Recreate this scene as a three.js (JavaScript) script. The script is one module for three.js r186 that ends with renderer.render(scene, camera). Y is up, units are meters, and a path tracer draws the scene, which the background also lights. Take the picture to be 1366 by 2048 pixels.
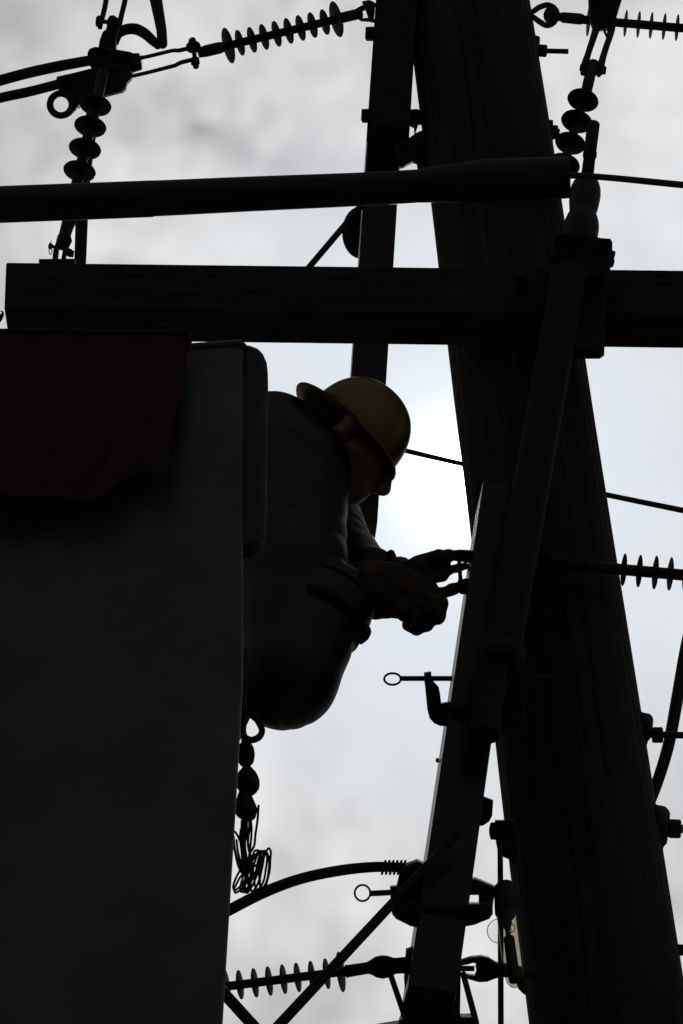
import * as THREE from 'three';
import { MarchingCubes } from 'three/addons/objects/MarchingCubes.js';
import { RoundedBoxGeometry } from 'three/addons/geometries/RoundedBoxGeometry.js';
import { ImprovedNoise } from 'three/addons/math/ImprovedNoise.js';
import { mergeGeometries } from 'three/addons/utils/BufferGeometryUtils.js';

// ------------------------------------------------------------------ camera
const PW = 1366, PH = 2048, FPX = 7200, PITCH = 40 * Math.PI / 180, ROLL = -2.5 * Math.PI / 180;
const scene = new THREE.Scene();
const camera = new THREE.PerspectiveCamera(2 * Math.atan(PH / 2 / FPX) * 180 / Math.PI, 683 / 1024, 0.1, 2000);
camera.position.set(0, 1.62, 0);
camera.rotation.set(PITCH, 0, ROLL, 'YXZ');
camera.updateMatrixWorld(true);
scene.add(camera);
const EYE = camera.position.clone();
const RX = new THREE.Vector3().setFromMatrixColumn(camera.matrixWorld, 0);
const UY = new THREE.Vector3().setFromMatrixColumn(camera.matrixWorld, 1);
const FZ = new THREE.Vector3().setFromMatrixColumn(camera.matrixWorld, 2).negate();
const sightline = (x, y) => FZ.clone().addScaledVector(RX, (x - PW / 2) / FPX).addScaledVector(UY, (PH / 2 - y) / FPX);
// a point seen along a sight line, at a horizontal distance h in front of the photographer (metres)
function P(x, y, h) {
  const d = sightline(x, y), k = h / -d.z, p = EYE.clone().addScaledVector(d, k);
  p.s = k / FPX;                                                       // metres per photo pixel there
  return p;
}

// ------------------------------------------------------------------ sky and sun
const noise = new ImprovedNoise();
const N3 = (x, y, z) => noise.noise(x, y, z);
const SUN = sightline(920, 957).normalize();
{
  const w = 2048, h = 1024, data = new Float32Array(w * h * 4);
  const sm = (a, b, x) => { const t = Math.min(1, Math.max(0, (x - a) / (b - a))); return t * t * (3 - 2 * t); };
  for (let j = 0; j < h; j++) {
    const el = ((j + 0.5) / h - 0.5) * Math.PI, cy = Math.cos(el), y = Math.sin(el);
    for (let i = 0; i < w; i++) {
      const az = ((i + 0.5) / w - 0.5) * 2 * Math.PI, x = Math.cos(az) * cy, z = Math.sin(az) * cy, o = (j * w + i) * 4;
      const th = Math.acos(Math.min(1, x * SUN.x + y * SUN.y + z * SUN.z)) * 180 / Math.PI;
      let c = 0, wisp = 0;
      if (y > -0.02) {
        const wx = N3(x * 9 + 3, y * 9, z * 9) * 0.05, wy = N3(x * 9, y * 9 + 7, z * 9) * 0.05;
        let a = 0.42, f = 15;
        for (let k = 0; k < 5; k++) { c += a * N3((x + wx) * f + k * 5.1, (y + wy) * f * 1.25, (z + wx) * f + 1.7); a *= k ? 0.7 : 1; f *= 1.9; }
        const q1 = N3(x * 30 + 2, y * 30, z * 30) * 0.016, q2 = N3(x * 30, y * 30 + 6, z * 30 + 3) * 0.016;
        const wi = N3((x + q1) * 44 + 11, (y + q2) * 58, (z + q1) * 44) + 0.65 * N3((x + q2) * 92, (y + q1) * 104 + 4, z * 92) + 0.5 * N3(x * 168, (y + q2) * 168 + 4, z * 168);
        wisp = Math.max(0, wi - 0.05) * Math.max(0, 0.6 + 1.5 * N3(x * 19 + 9, y * 19, z * 19));
      }
      // thin bright overcast: strong forward scattering round the sun, dimmer away from it
      const lum = 0.065 + 0.715 * Math.exp(-Math.pow(th / 20, 1.7)) + 0.06 * Math.exp(-Math.pow(th / 6, 2));
      const veil = sm(2.8, 7.6, th);                                     // cloud relief drowns in the aureole
      const m = Math.max(0.45, 1 + (c * 0.5 - wisp * 0.33) * (0.05 + 0.95 * veil));
      const grey = Math.min(1, Math.max(0, wisp * 0.8 - c * 1.2)) * veil;
      const core = 9 * Math.exp(-Math.pow(th / 0.42, 2)) + 0.75 * Math.exp(-Math.pow(th / 0.95, 1.6));
      const v = Math.min(lum * m, 0.83) + core;
      data[o] = v * (0.935 + 0.07 * veil - 0.01 * grey); data[o + 1] = v * (1 - 0.008 * veil - 0.015 * grey); data[o + 2] = v * (1.045 - 0.045 * veil + 0.025 * grey); data[o + 3] = 1;
    }
  }
  const sky = new THREE.DataTexture(data, w, h, THREE.RGBAFormat, THREE.FloatType);
  sky.mapping = THREE.EquirectangularReflectionMapping; sky.magFilter = THREE.LinearFilter; sky.needsUpdate = true;
  scene.background = sky; scene.environment = sky;
}
const sun = new THREE.DirectionalLight(new THREE.Color().setRGB(1, 0.95, 0.86), 2);
sun.target.position.copy(P(683, 1024, 6));
sun.position.copy(sun.target.position).addScaledVector(SUN, 30);
sun.castShadow = true; sun.shadow.mapSize.set(2048, 2048); sun.shadow.radius = 2;
Object.assign(sun.shadow.camera, { left: -6, right: 6, top: 7, bottom: -7, near: 1, far: 60 });
scene.add(sun, sun.target);
const EXPOSURE = 1;

// ------------------------------------------------------------------ textures and materials
function rng(seed) { let a = seed >>> 0; return () => { a = (a + 0x6D2B79F5) >>> 0; let t = Math.imul(a ^ (a >>> 15), 1 | a); t = (t + Math.imul(t ^ (t >>> 7), 61 | t)) ^ t; return ((t ^ (t >>> 14)) >>> 0) / 4294967296; }; }
function tex(w, h, fn, repX, repY, srgb) {
  const d = new Uint8Array(w * h * 4);
  for (let j = 0; j < h; j++) for (let i = 0; i < w; i++) {
    const c = fn(i / w, j / h), o = (j * w + i) * 4;
    for (let k = 0; k < 3; k++) d[o + k] = Math.max(0, Math.min(255, 255 * (Array.isArray(c) ? c[k] : c)));
    d[o + 3] = 255;
  }
  const t = new THREE.DataTexture(d, w, h, THREE.RGBAFormat);
  t.wrapS = t.wrapT = THREE.RepeatWrapping; t.magFilter = THREE.LinearFilter; t.minFilter = THREE.LinearMipmapLinearFilter; t.generateMipmaps = true;
  t.repeat.set(repX, repY); if (srgb) t.colorSpace = THREE.SRGBColorSpace; t.needsUpdate = true;
  return t;
}
// tileable fbm: noise on a torus-like blend
function tile(u, v, fu, fv, oct, seed) {
  let s = 0, a = 1, n = 0;
  for (let k = 0; k < oct; k++) {
    const f = (x, y) => N3(x * fu, y * fv, seed + k * 3.3);
    const bu = u, bv = v;
    s += a * ((f(u, v) * (1 - bu) + f(u - 1, v) * bu) * (1 - bv) + (f(u, v - 1) * (1 - bu) + f(u - 1, v - 1) * bu) * bv);
    n += a; a *= 0.55; fu *= 2; fv *= 2;
  }
  return s / n;
}
// wood: grain runs along v; checks (drying cracks) are dark and deep
const grainAt = (u, v) => 0.62 + 0.5 * tile(u, v, 48, 2.2, 3, 2.1) + 0.35 * tile(u, v, 14, 1.1, 2, 9.4) + 0.5 * tile(u, v, 5, 4, 3, 15.2);
const checkAt = (u, v) => { const c = tile(u, v, 26, 1.3, 2, 21.7); return Math.max(0, 1 - Math.abs(c - 0.16) / 0.02); };
const woodMap = (r, g, b, ru, rv) => tex(256, 512, (u, v) => { const k = grainAt(u, v) * (1 - 0.7 * checkAt(u, v)); return [r * k, g * k, b * k]; }, ru, rv, true);
const woodBump = (ru, rv) => tex(256, 512, (u, v) => 0.3 + 0.6 * grainAt(u, v) - 0.5 * checkAt(u, v), ru, rv);
const blotch = (amp, fu, seed, rep) => tex(256, 256, (u, v) => Math.min(1, Math.max(0, 0.82 + amp * tile(u, v, fu, fu, 4, seed))), rep, rep, true);
const grit = (fu, seed, rep) => tex(256, 256, (u, v) => 0.5 + 0.6 * tile(u, v, fu, fu, 3, seed), rep, rep);
const L = (r, g, b) => new THREE.Color().setRGB(r, g, b);
const std = (o) => new THREE.MeshStandardMaterial(o);
const phy = (o) => new THREE.MeshPhysicalMaterial(o);
const rust = blotch(0.9, 9, 4.2, 3), soft = blotch(0.5, 5, 11.2, 2), gritT = grit(40, 5.5, 6), gritF = grit(70, 8.5, 9);
const M = {
  hair: std({ color: L(0.02, 0.016, 0.012), roughness: 0.8, bumpMap: gritF, bumpScale: 0.002 }),
  pole: std({ map: woodMap(0.345, 0.33, 0.315, 1.7, 0.42), bumpMap: woodBump(1.7, 0.42), bumpScale: 0.012, roughness: 0.9 }),
  beam: std({ map: woodMap(0.30, 0.29, 0.28, 1.5, 0.8), bumpMap: woodBump(1.5, 0.8), bumpScale: 0.003, roughness: 0.88 }),
  steel: std({ color: L(0.07, 0.07, 0.072), map: rust, metalness: 0.25, roughness: 0.74, bumpMap: gritT, bumpScale: 0.0006 }),
  darkSteel: std({ color: L(0.045, 0.043, 0.042), map: rust, metalness: 0.2, roughness: 0.78, bumpMap: gritT, bumpScale: 0.0006 }),
  bronze: std({ color: L(0.09, 0.065, 0.035), map: rust, metalness: 0.4, roughness: 0.55, bumpMap: gritT, bumpScale: 0.0006 }),
  polymer: std({ color: L(0.03, 0.031, 0.033), map: soft, roughness: 0.6 }),
  porcelain: phy({ color: L(0.026, 0.018, 0.014), map: soft, roughness: 0.55, clearcoat: 0.08, clearcoatRoughness: 0.3 }),
  cable: std({ color: L(0.02, 0.02, 0.021), map: soft, roughness: 0.6 }),
  wire: std({ color: L(0.08, 0.07, 0.06), metalness: 0.5, roughness: 0.6 }),
  hose: std({ color: L(0.022, 0.021, 0.021), map: soft, roughness: 0.55, bumpMap: gritF, bumpScale: 0.0006 }),
  glassfibre: std({ color: L(0.018, 0.021, 0.022), map: rust, roughness: 0.3, bumpMap: gritF, bumpScale: 0.0004 }),
  stick: std({ color: L(0.015, 0.015, 0.0145), map: rust, roughness: 0.75, bumpMap: gritF, bumpScale: 0.0005 }),
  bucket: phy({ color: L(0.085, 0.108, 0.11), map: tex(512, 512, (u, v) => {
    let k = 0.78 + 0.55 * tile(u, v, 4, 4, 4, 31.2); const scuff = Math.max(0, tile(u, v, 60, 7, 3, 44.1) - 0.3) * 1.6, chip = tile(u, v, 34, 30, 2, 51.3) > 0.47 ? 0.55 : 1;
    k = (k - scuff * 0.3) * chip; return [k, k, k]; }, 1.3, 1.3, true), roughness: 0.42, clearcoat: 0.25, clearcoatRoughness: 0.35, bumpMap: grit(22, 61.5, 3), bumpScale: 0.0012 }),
  bucketLiner: std({ color: L(0.05, 0.06, 0.06), map: soft, roughness: 0.6 }),
  red: std({ color: L(0.06, 0.017, 0.014), map: blotch(0.6, 7, 71.2, 2), roughness: 0.85, side: THREE.DoubleSide, bumpMap: tex(128, 128, (u, v) => 0.5 + 0.25 * Math.sin(u * 201) * Math.sin(v * 201), 12, 12), bumpScale: 0.0005 }),
  shirt: std({ color: L(0.05, 0.056, 0.065), map: blotch(0.6, 8, 81.2, 2), roughness: 0.95, bumpMap: gritF, bumpScale: 0.001 }),
  trousers: std({ color: L(0.03, 0.035, 0.05), map: soft, roughness: 0.95 }),
  sleeve: phy({ color: L(0.028, 0.031, 0.033), map: soft, roughness: 0.48, sheen: 0.2, bumpMap: gritF, bumpScale: 0.0007 }),
  glove: std({ color: L(0.085, 0.06, 0.038), map: blotch(0.7, 10, 91.3, 3), roughness: 0.8, bumpMap: gritF, bumpScale: 0.0012 }),
  skin: phy({ color: L(0.27, 0.16, 0.115), roughness: 0.55, sheen: 0.2 }),
  eye: phy({ color: L(0.5, 0.48, 0.45), roughness: 0.2 }),
  hat: phy({ color: L(0.3, 0.22, 0.045), map: soft, roughness: 0.38, clearcoat: 0.3, clearcoatRoughness: 0.3 }),
  strap: std({ color: L(0.03, 0.03, 0.03), roughness: 0.85 }),
  glass: phy({ color: L(0.62, 0.6, 0.5), transmission: 1, thickness: 0, roughness: 0.08, ior: 1.45 }),
  clearGlass: phy({ color: L(0.97, 0.98, 0.96), transmission: 1, thickness: 0, roughness: 0.03, ior: 1.45 }),
  ground: std({ map: blotch(0.8, 24, 101.3, 40), color: L(0.05, 0.046, 0.04), roughness: 1 }),
};

// ------------------------------------------------------------------ builders
const used = {};
const numbered = (n) => { const k = used[n] = (used[n] ?? -1) + 1; return k ? `${n}_${String(k).padStart(3, '0')}` : n; };
function thing(name, label, category, base, group) {
  const o = new THREE.Group(); o.name = numbered(name); o.position.copy(base); o.userData = { label, category };
  if (group) o.userData.group = group;
  scene.add(o); return o;
}
function part(root, name, geos, mat, label) {                           // geometry comes in world coordinates
  const list = (Array.isArray(geos) ? geos : [geos]).map((g) => { const q = g.index ? g.toNonIndexed() : g; for (const k of Object.keys(q.attributes)) if (!['position', 'normal', 'uv'].includes(k)) q.deleteAttribute(k); return q; });
  const g = list.length > 1 ? mergeGeometries(list) : list[0];
  let at = new THREE.Vector3(); for (let o = root; o; o = o.parent) at.add(o.position);
  g.translate(-at.x, -at.y, -at.z);
  const m = new THREE.Mesh(g, mat); m.name = name; m.castShadow = m.receiveShadow = true;
  if (label) m.userData.label = label;
  root.add(m); return m;
}
const V = (x, y, z) => new THREE.Vector3(x, y, z);
// sweep: nodes [[Vector3, radius], ...]; smooth curve through them; closed ends; uv in metres
function sweep(nodes, { seg = 14, steps = 0, closed = false, straight = false, round = false } = {}) {
  const pts = nodes.map((n) => n[0]), rad = nodes.map((n) => n[1]);
  let C, n;
  if (straight || nodes.length === 2) { C = pts.map((p) => p.clone()); n = C.length - 1; }
  else { const cv = new THREE.CatmullRomCurve3(pts, closed, 'centripetal'); n = steps || (nodes.length - 1) * 8; C = []; for (let i = 0; i <= n; i++) C.push(cv.getPoint(i / n)); }
  const R = C.map((_, i) => { if (C.length === rad.length) return rad[i]; const t = i / n * (closed ? rad.length : rad.length - 1), k = Math.min(Math.floor(t), rad.length - 1); return THREE.MathUtils.lerp(rad[k % rad.length], rad[(k + 1) % rad.length], t - k); });
  if (round) {
    const cap = (end) => { const i = end ? C.length - 1 : 0, j = end ? i - 1 : 1, d = C[i].clone().sub(C[j]).normalize(), r = R[i], a = [], b = [];
      for (const q of [0.35, 0.7, 0.92, 1]) { a.push(C[i].clone().addScaledVector(d, r * q)); b.push(r * Math.sqrt(Math.max(0, 1 - q * q)) + 1e-5); }
      if (end) { C.push(...a); R.push(...b); } else { C.unshift(...a.reverse()); R.unshift(...b.reverse()); } };
    cap(true); cap(false);
  }
  const T = C.map((_, i) => { const a = C[Math.max(0, i - 1)], b = C[Math.min(C.length - 1, i + 1)]; const d = b.clone().sub(a); return d.lengthSq() > 0 ? d.normalize() : V(0, 1, 0); });
  if (closed) { const d = C[1].clone().sub(C[C.length - 2]).normalize(); T[0] = d; T[T.length - 1] = d.clone(); }
  let nrm = Math.abs(T[0].y) > 0.9 ? V(1, 0, 0) : V(0, 1, 0);
  nrm.addScaledVector(T[0], -nrm.dot(T[0])).normalize();
  const pos = [], nor = [], uv = [], idx = []; let len = 0;
  C.forEach((c, i) => {
    if (i) { len += c.distanceTo(C[i - 1]); nrm.addScaledVector(T[i], -nrm.dot(T[i])).normalize(); }
    const bin = T[i].clone().cross(nrm);
    const dr = i ? (R[i] - R[i - 1]) / Math.max(1e-6, c.distanceTo(C[i - 1])) : (R[1] - R[0]) / Math.max(1e-6, C[1].distanceTo(C[0]));
    const sl = Math.max(-3, Math.min(3, dr));
    for (let k = 0; k <= seg; k++) {
      const a = k / seg * 2 * Math.PI, d = nrm.clone().multiplyScalar(Math.cos(a)).addScaledVector(bin, Math.sin(a));
      pos.push(c.x + d.x * R[i], c.y + d.y * R[i], c.z + d.z * R[i]);
      d.addScaledVector(T[i], -sl).normalize(); nor.push(d.x, d.y, d.z);
      uv.push(k / seg * 2 * Math.PI * R[0], len);
    }
  });
  const m = seg + 1;
  for (let i = 0; i < C.length - 1; i++) for (let k = 0; k < seg; k++) { const a = i * m + k, b = a + m; idx.push(a, a + 1, b, a + 1, b + 1, b); }
  if (!closed && !round) for (const e of [0, C.length - 1]) {
    const o = pos.length / 3, t = T[e].clone().multiplyScalar(e ? 1 : -1);
    pos.push(C[e].x, C[e].y, C[e].z); nor.push(t.x, t.y, t.z); uv.push(0, 0);
    for (let k = 0; k <= seg; k++) { const q = (e * m + k) * 3; pos.push(pos[q], pos[q + 1], pos[q + 2]); nor.push(t.x, t.y, t.z); uv.push(0.02 * Math.cos(k / seg * 6.28), 0.02 * Math.sin(k / seg * 6.28)); }
    for (let k = 0; k < seg; k++) e ? idx.push(o, o + 1 + k, o + 2 + k) : idx.push(o, o + 2 + k, o + 1 + k);
  }
  const g = new THREE.BufferGeometry();
  g.setAttribute('position', new THREE.Float32BufferAttribute(pos, 3)); g.setAttribute('normal', new THREE.Float32BufferAttribute(nor, 3)); g.setAttribute('uv', new THREE.Float32BufferAttribute(uv, 2)); g.setIndex(idx);
  return g;
}
// nodes given as [x, y, width] in photo pixels plus a distance
const px = (list, h, o) => sweep(list.map(([x, y, w, hh]) => { const p = P(x, y, hh ?? h); return [p, w / 2 * p.s]; }), o);
// turned body on the axis a->b; profile [[metres along, radius], ...]; hard edges
function turned(a, b, profile, seg = 28) {
  const d = b.clone().sub(a).normalize(), g = new THREE.LatheGeometry(profile.map(([t, r]) => new THREE.Vector2(Math.max(r, 1e-5), t)), seg);
  const q = new THREE.Quaternion().setFromUnitVectors(V(0, 1, 0), d);
  g.applyQuaternion(q); g.translate(a.x, a.y, a.z);
  const g2 = g.toNonIndexed(); if (seg <= 8) g2.computeVertexNormals(); return g2;
}
const disc = (c, axis, R, t) => turned(c.clone().addScaledVector(axis, -t), c.clone().addScaledVector(axis, t), [[-t * 0.2, 0], [t * 0.05, R * 0.25], [t * 0.55, R * 0.86], [t * 0.8, R * 0.98], [t * 1.05, R], [t * 1.25, R * 0.97], [t * 1.35, R * 0.8], [t * 1.75, R * 0.25], [t * 2.1, 0]], 36);
// flat fitting cut to an outline in the picture plane at its own distance, with thickness and bevel
function plate(outline, h, t, { holes = [], bevel = 0.002, upright = false } = {}) {
  if (upright) {                                                       // stands upright, facing the photographer's side
    const w = new THREE.Shape(outline.map(([x, y]) => { const p = P(x, y, h); return new THREE.Vector2(p.x, p.y); }));
    const g = new THREE.ExtrudeGeometry(w, { depth: t - 2 * bevel, bevelEnabled: true, bevelSize: bevel, bevelOffset: -bevel, bevelThickness: bevel, bevelSegments: 3 });
    g.translate(0, 0, -h - t + bevel); return g;
  }
  const cx = outline.reduce((s, p) => s + p[0], 0) / outline.length, cy = outline.reduce((s, p) => s + p[1], 0) / outline.length, c = P(cx, cy, h);
  const bp = bevel / c.s, to = (l) => l.map(([x, y]) => new THREE.Vector2((x - cx) * c.s, (cy - y) * c.s));
  const sh = new THREE.Shape(to(outline)); for (const q of holes) sh.holes.push(new THREE.Path(to(q)));
  const g = new THREE.ExtrudeGeometry(sh, { depth: t - 2 * bevel, bevelEnabled: true, bevelSize: bevel, bevelOffset: -bevel, bevelThickness: bevel, bevelSegments: 2, curveSegments: 16 });
  g.translate(0, 0, -(t - 2 * bevel) / 2);
  g.applyMatrix4(new THREE.Matrix4().makeBasis(RX, UY, FZ.clone().negate()).setPosition(c));
  return g;
}
const arcPx = (cx, cy, rx, ry, n = 20, a0 = 0, a1 = 2 * Math.PI, rot = 0) => Array.from({ length: n }, (_, i) => { const a = a0 + (a1 - a0) * i / (Math.abs(a1 - a0) > 6.2 ? n : n - 1), x = rx * Math.cos(a), y = ry * Math.sin(a); return [cx + x * Math.cos(rot) - y * Math.sin(rot), cy + x * Math.sin(rot) + y * Math.cos(rot)]; });
const ring = (cx, cy, rx, ry, w, h, o = {}) => { const l = arcPx(cx, cy, rx, ry, 22); return sweep(l.map(([x, y]) => { const p = P(x, y, h); return [p, w / 2 * p.s]; }), { closed: true, steps: 66, seg: 12, ...o }); };
// bar with a rectangular section on the axis a->b; face towards the camera turned by yaw about the axis
function bar(a, b, w, d, yaw = 0, r = 0.004) {
  const ax = b.clone().sub(a), len = ax.length(); ax.normalize();
  let f = V(0, 0, 1); f.addScaledVector(ax, -f.dot(ax)).normalize(); f.applyAxisAngle(ax, yaw);
  const s = ax.clone().cross(f);
  const g = new RoundedBoxGeometry(w, len, d, 2, r), p = g.attributes.position, n = g.attributes.normal, uv = g.attributes.uv;
  for (let i = 0; i < p.count; i++) uv.setXY(i, Math.abs(n.getX(i)) > 0.7 ? p.getZ(i) : p.getX(i), p.getY(i));
  g.applyMatrix4(new THREE.Matrix4().makeBasis(s, ax, f).setPosition(a.clone().add(b).multiplyScalar(0.5)));
  return g;
}
const nut = (a, b, r) => { const l = a.distanceTo(b); return turned(a, b, [[0, 0], [0, r * 0.86], [l * 0.12, r], [l * 0.88, r], [l, r * 0.86], [l, 0]], 6); };
const thread = (a, b, r, pitch) => { const l = a.distanceTo(b), pr = [[0, 0]]; for (let t = 0; t < l; t += pitch) pr.push([t, r * 0.8], [t + pitch / 2, r]); pr.push([l, r * 0.8], [l, 0]); return turned(a, b, pr, 16); };

// ------------------------------------------------------------------ ground
{
  const g = new THREE.PlaneGeometry(600, 600); g.rotateX(-Math.PI / 2);
  const m = new THREE.Mesh(g, M.ground); m.name = 'ground'; m.receiveShadow = true; m.userData = { kind: 'structure', label: 'dark bare ground under the pole', category: 'ground' };
  scene.add(m);
}

// ------------------------------------------------------------------ the wooden pole
const HP = 6.2;
const poleA = P(1219, 2048, HP), poleB = P(936, 0, HP);
{
  const d = poleB.clone().sub(poleA).normalize(), foot = poleA.clone().addScaledVector(d, -(poleA.y + 0.3) / d.y), top = poleB.clone().addScaledVector(d, 1.1);
  const t = thing('utility_pole', 'thick round weathered wooden utility pole with hardware bolted to it', 'utility pole', V(foot.x, 0, foot.z));
  const n = 90, nodes = []; for (let i = 0; i <= n; i++) { const p = foot.clone().lerp(top, i / n), ra = 0.166 - 0.012 * i / n; nodes.push([p, ra]); }
  const g = sweep(nodes, { seg: 72, straight: true }), q = g.attributes.position, nn = g.attributes.normal;
  for (let i = 0; i < q.count; i++) { const a = Math.atan2(nn.getZ(i), nn.getX(i)), y = q.getY(i), e = 0.0035 * N3(Math.cos(a) * 1.2, y * 1.1, Math.sin(a) * 1.2) + 0.0022 * N3(Math.cos(a) * 14, y * 0.8, Math.sin(a) * 14); q.setXYZ(i, q.getX(i) + nn.getX(i) * e, q.getY(i), q.getZ(i) + nn.getZ(i) * e); }
  part(t, 'shaft', g, M.pole);
  const pt = part(t, 'tag', plate([[1020, 704], [1030, 702], [1034, 752], [1024, 756]], 6.03, 0.006, { bevel: 0.001 }), M.steel);
  part(pt, 'nail', turned(P(1026, 710, 6.03), P(1026, 710, 6.0), [[0, 0], [0, 0.003], [0.01, 0.003], [0.011, 0]], 10), M.steel);
  // through bolts sticking out on the side away from the worker
  const stud = (wash, nutPx, rod) => {
    const b = part(t, 'bolt', px(rod, HP), M.steel);
    part(b, 'washer', px(wash, HP, { round: false }), M.steel);
    const a0 = P(nutPx[0], nutPx[1], HP), a1 = P(nutPx[2], nutPx[3], HP); part(b, 'nut', nut(a0, a1, nutPx[4] / 2 * a0.s), M.steel);
  };
  stud([[1068, 92, 44], [1077, 93, 40]], [1077, 101, 1094, 102, 26], [[1060, 101, 10], [1137, 103, 10.5]]);
  stud([[1095, 262, 46], [1106, 262, 44]], [1104, 264, 1115, 265, 30], [[1090, 262, 16], [1119, 265, 15]]);
  stud([[1284, 1458, 70], [1297, 1458, 62], [1303, 1459, 40]], [1304, 1470, 1326, 1470, 32], [[1280, 1469, 14], [1400, 1471, 14]]);
  stud([[1312, 1656, 96], [1328, 1656, 88], [1337, 1657, 62]], [1336, 1657, 1362, 1658, 38], [[1300, 1657, 18], [1366, 1658, 18]]);
  stud([[1345, 1900, 26], [1368, 1900, 22]], [1366, 1900, 1380, 1900, 20], [[1330, 1900, 12], [1390, 1900, 12]]);
}

// ------------------------------------------------------------------ crossarm in front of the pole
const HB = 5.985;
{
  const a = P(10, 602, HB), b = P(1560, 621, HB + 0.0);
  const t = thing('crossarm', 'square timber crossarm running across the pole above the yellow hard hat', 'crossarm', a.clone().lerp(b, 0.5));
  const ax = b.clone().sub(a), len = ax.length(); ax.normalize();
  const up = V(0, 1, 0).addScaledVector(ax, -ax.y).normalize(), f = up.clone().cross(ax).negate();
  const g = new RoundedBoxGeometry(0.145, len, 0.107, 2, 0.005), p = g.attributes.position, n = g.attributes.normal, uv = g.attributes.uv;
  for (let i = 0; i < p.count; i++) uv.setXY(i, Math.abs(n.getX(i)) > 0.7 ? p.getZ(i) : p.getX(i), p.getY(i));
  for (let i = 0; i < p.count; i++) if (p.getY(i) < -len / 2 + 0.02) p.setY(i, p.getY(i) + (0.0725 - p.getX(i)) * 0.075);   // slanting saw cut at the free end
  g.applyMatrix4(new THREE.Matrix4().makeBasis(up, ax, up.clone().cross(ax)).setPosition(a.clone().lerp(b, 0.5)));
  part(t, 'timber', g, M.beam);
  const c = P(1040, 612, HB), n0 = c.clone().add(V(0, 0, 0.05)), n1 = c.clone().add(V(0, 0, 0.085));
  const bo = part(t, 'bolt', turned(n0.clone().add(V(0, 0, -0.25)), n1.clone().add(V(0, 0, 0.02)), [[0, 0], [0, 0.009], [0.3, 0.009], [0.305, 0]], 16), M.steel);
  part(bo, 'washer', turned(n0, n1, [[0, 0], [0, 0.03], [0.006, 0.03], [0.006, 0]], 24), M.steel);
  part(bo, 'nut', nut(n0.clone().add(V(0, 0, 0.007)), n1, 0.017), M.steel);
}

// ------------------------------------------------------------------ rubber covered conductor above the crossarm
{
  const H = 5.7, t = thing('covered_conductor', 'line wire sheathed in thick black rubber hose across the whole picture above the crossarm', 'power line', P(683, 380, H));
  part(t, 'wire', px([[-160, 412, 13], [0, 408, 13], [700, 378, 13], [1140, 351, 13], [1200, 354, 13], [1366, 370, 14], [1480, 381, 14]], H, { steps: 40 }), M.wire);
  part(t, 'line_hose', px([[-150, 414, 73], [0, 408.5, 73], [305, 397, 72], [500, 388, 70], [720, 378.5, 67], [850, 371.5, 67], [945, 366, 67]], H, { seg: 32, steps: 60 }), M.hose);
  part(t, 'line_hose', px([[306, 397.4, 72], [303, 397.6, 73.6], [0, 409, 74], [-150, 414.6, 74]], H, { seg: 32, straight: true }), M.hose);
  part(t, 'hose_collar', px([[840, 372, 68], [880, 368, 74], [935, 364, 82], [970, 361, 86], [1060, 358, 86], [1138, 354.5, 84]], H, { seg: 32, steps: 40 }), M.hose, 'wider end piece of the rubber hose in front of the pole');
}

// ------------------------------------------------------------------ insulators
const along = (a, b, t) => a.clone().lerp(b, t);
// list of sheds [x, y, diameter] on an axis a -> b given in photo pixels with distances
function insulator(name, label, a, b, coreW, sheds, mat, thick, group, tilt = 0) {
  const A = P(...a), kA = A.s * FPX, kB = kA + Math.hypot(b[0] - a[0], b[1] - a[1]) * A.s * Math.tan(tilt), B = EYE.clone().addScaledVector(sightline(b[0], b[1]), kB); B.s = kB / FPX;   // tilt: how far the axis leans out of the picture plane
  const ax = B.clone().sub(A).normalize(), s = (A.s + B.s) / 2;
  const t = thing(name, label, 'insulator', A, group);
  part(t, 'core', sweep([[A, coreW / 2 * A.s], [B, coreW / 2 * B.s]], { seg: 20 }), mat);
  for (const [x, y, D] of sheds) {
    const d = Math.hypot(b[0] - a[0], b[1] - a[1]), k = ((x - a[0]) * (b[0] - a[0]) + (y - a[1]) * (b[1] - a[1])) / (d * d);
    part(t, 'shed', disc(along(A, B, k), ax, D / 2 * s, thick), mat);
  }
  return t;
}
// (1) strain insulator, upper picture, from the wire clamp to the bracket on the pole
{
  const H = 6.02, t = insulator('strain_insulator', 'ribbed strain insulator hanging level in the open sky above the rubber hose', [400, 105, H + 0.07], [716, 28, H - 0.03], 17,
    [[456, 91.6, 73], [479, 86, 53], [503, 80, 53], [527, 74, 53], [552, 68, 53], [576, 62, 53], [600, 56, 53], [624, 50, 53], [648.6, 44, 53], [672, 38.4, 74]], M.polymer, 0.0055, 'ribbed strain insulators', 0.29);
  part(t, 'end_fitting', px([[397, 106, 20], [412, 102, 24], [440, 95.5, 24], [448, 93.5, 19]], H + 0.065, { straight: true, seg: 20 }), M.steel);
  part(t, 'end_fitting', px([[678, 37, 20], [684, 35.6, 22], [718, 27.5, 22], [724, 26, 16]], H - 0.02, { straight: true, seg: 20 }), M.steel);
  part(t, 'clevis', [plate([[712, 18], [722, 12], [735, 8], [752, 6], [752, 14], [740, 16], [726, 22], [722, 30], [726, 37], [742, 36], [752, 40], [752, 46], [738, 43], [722, 42], [714, 36]], H - 0.02, 0.02), plate([[724, 4], [738, 1], [748, 5], [750, 20], [748, 38], [742, 44], [738, 40], [732, 22]], H - 0.02, 0.03)], M.steel);
}
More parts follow.
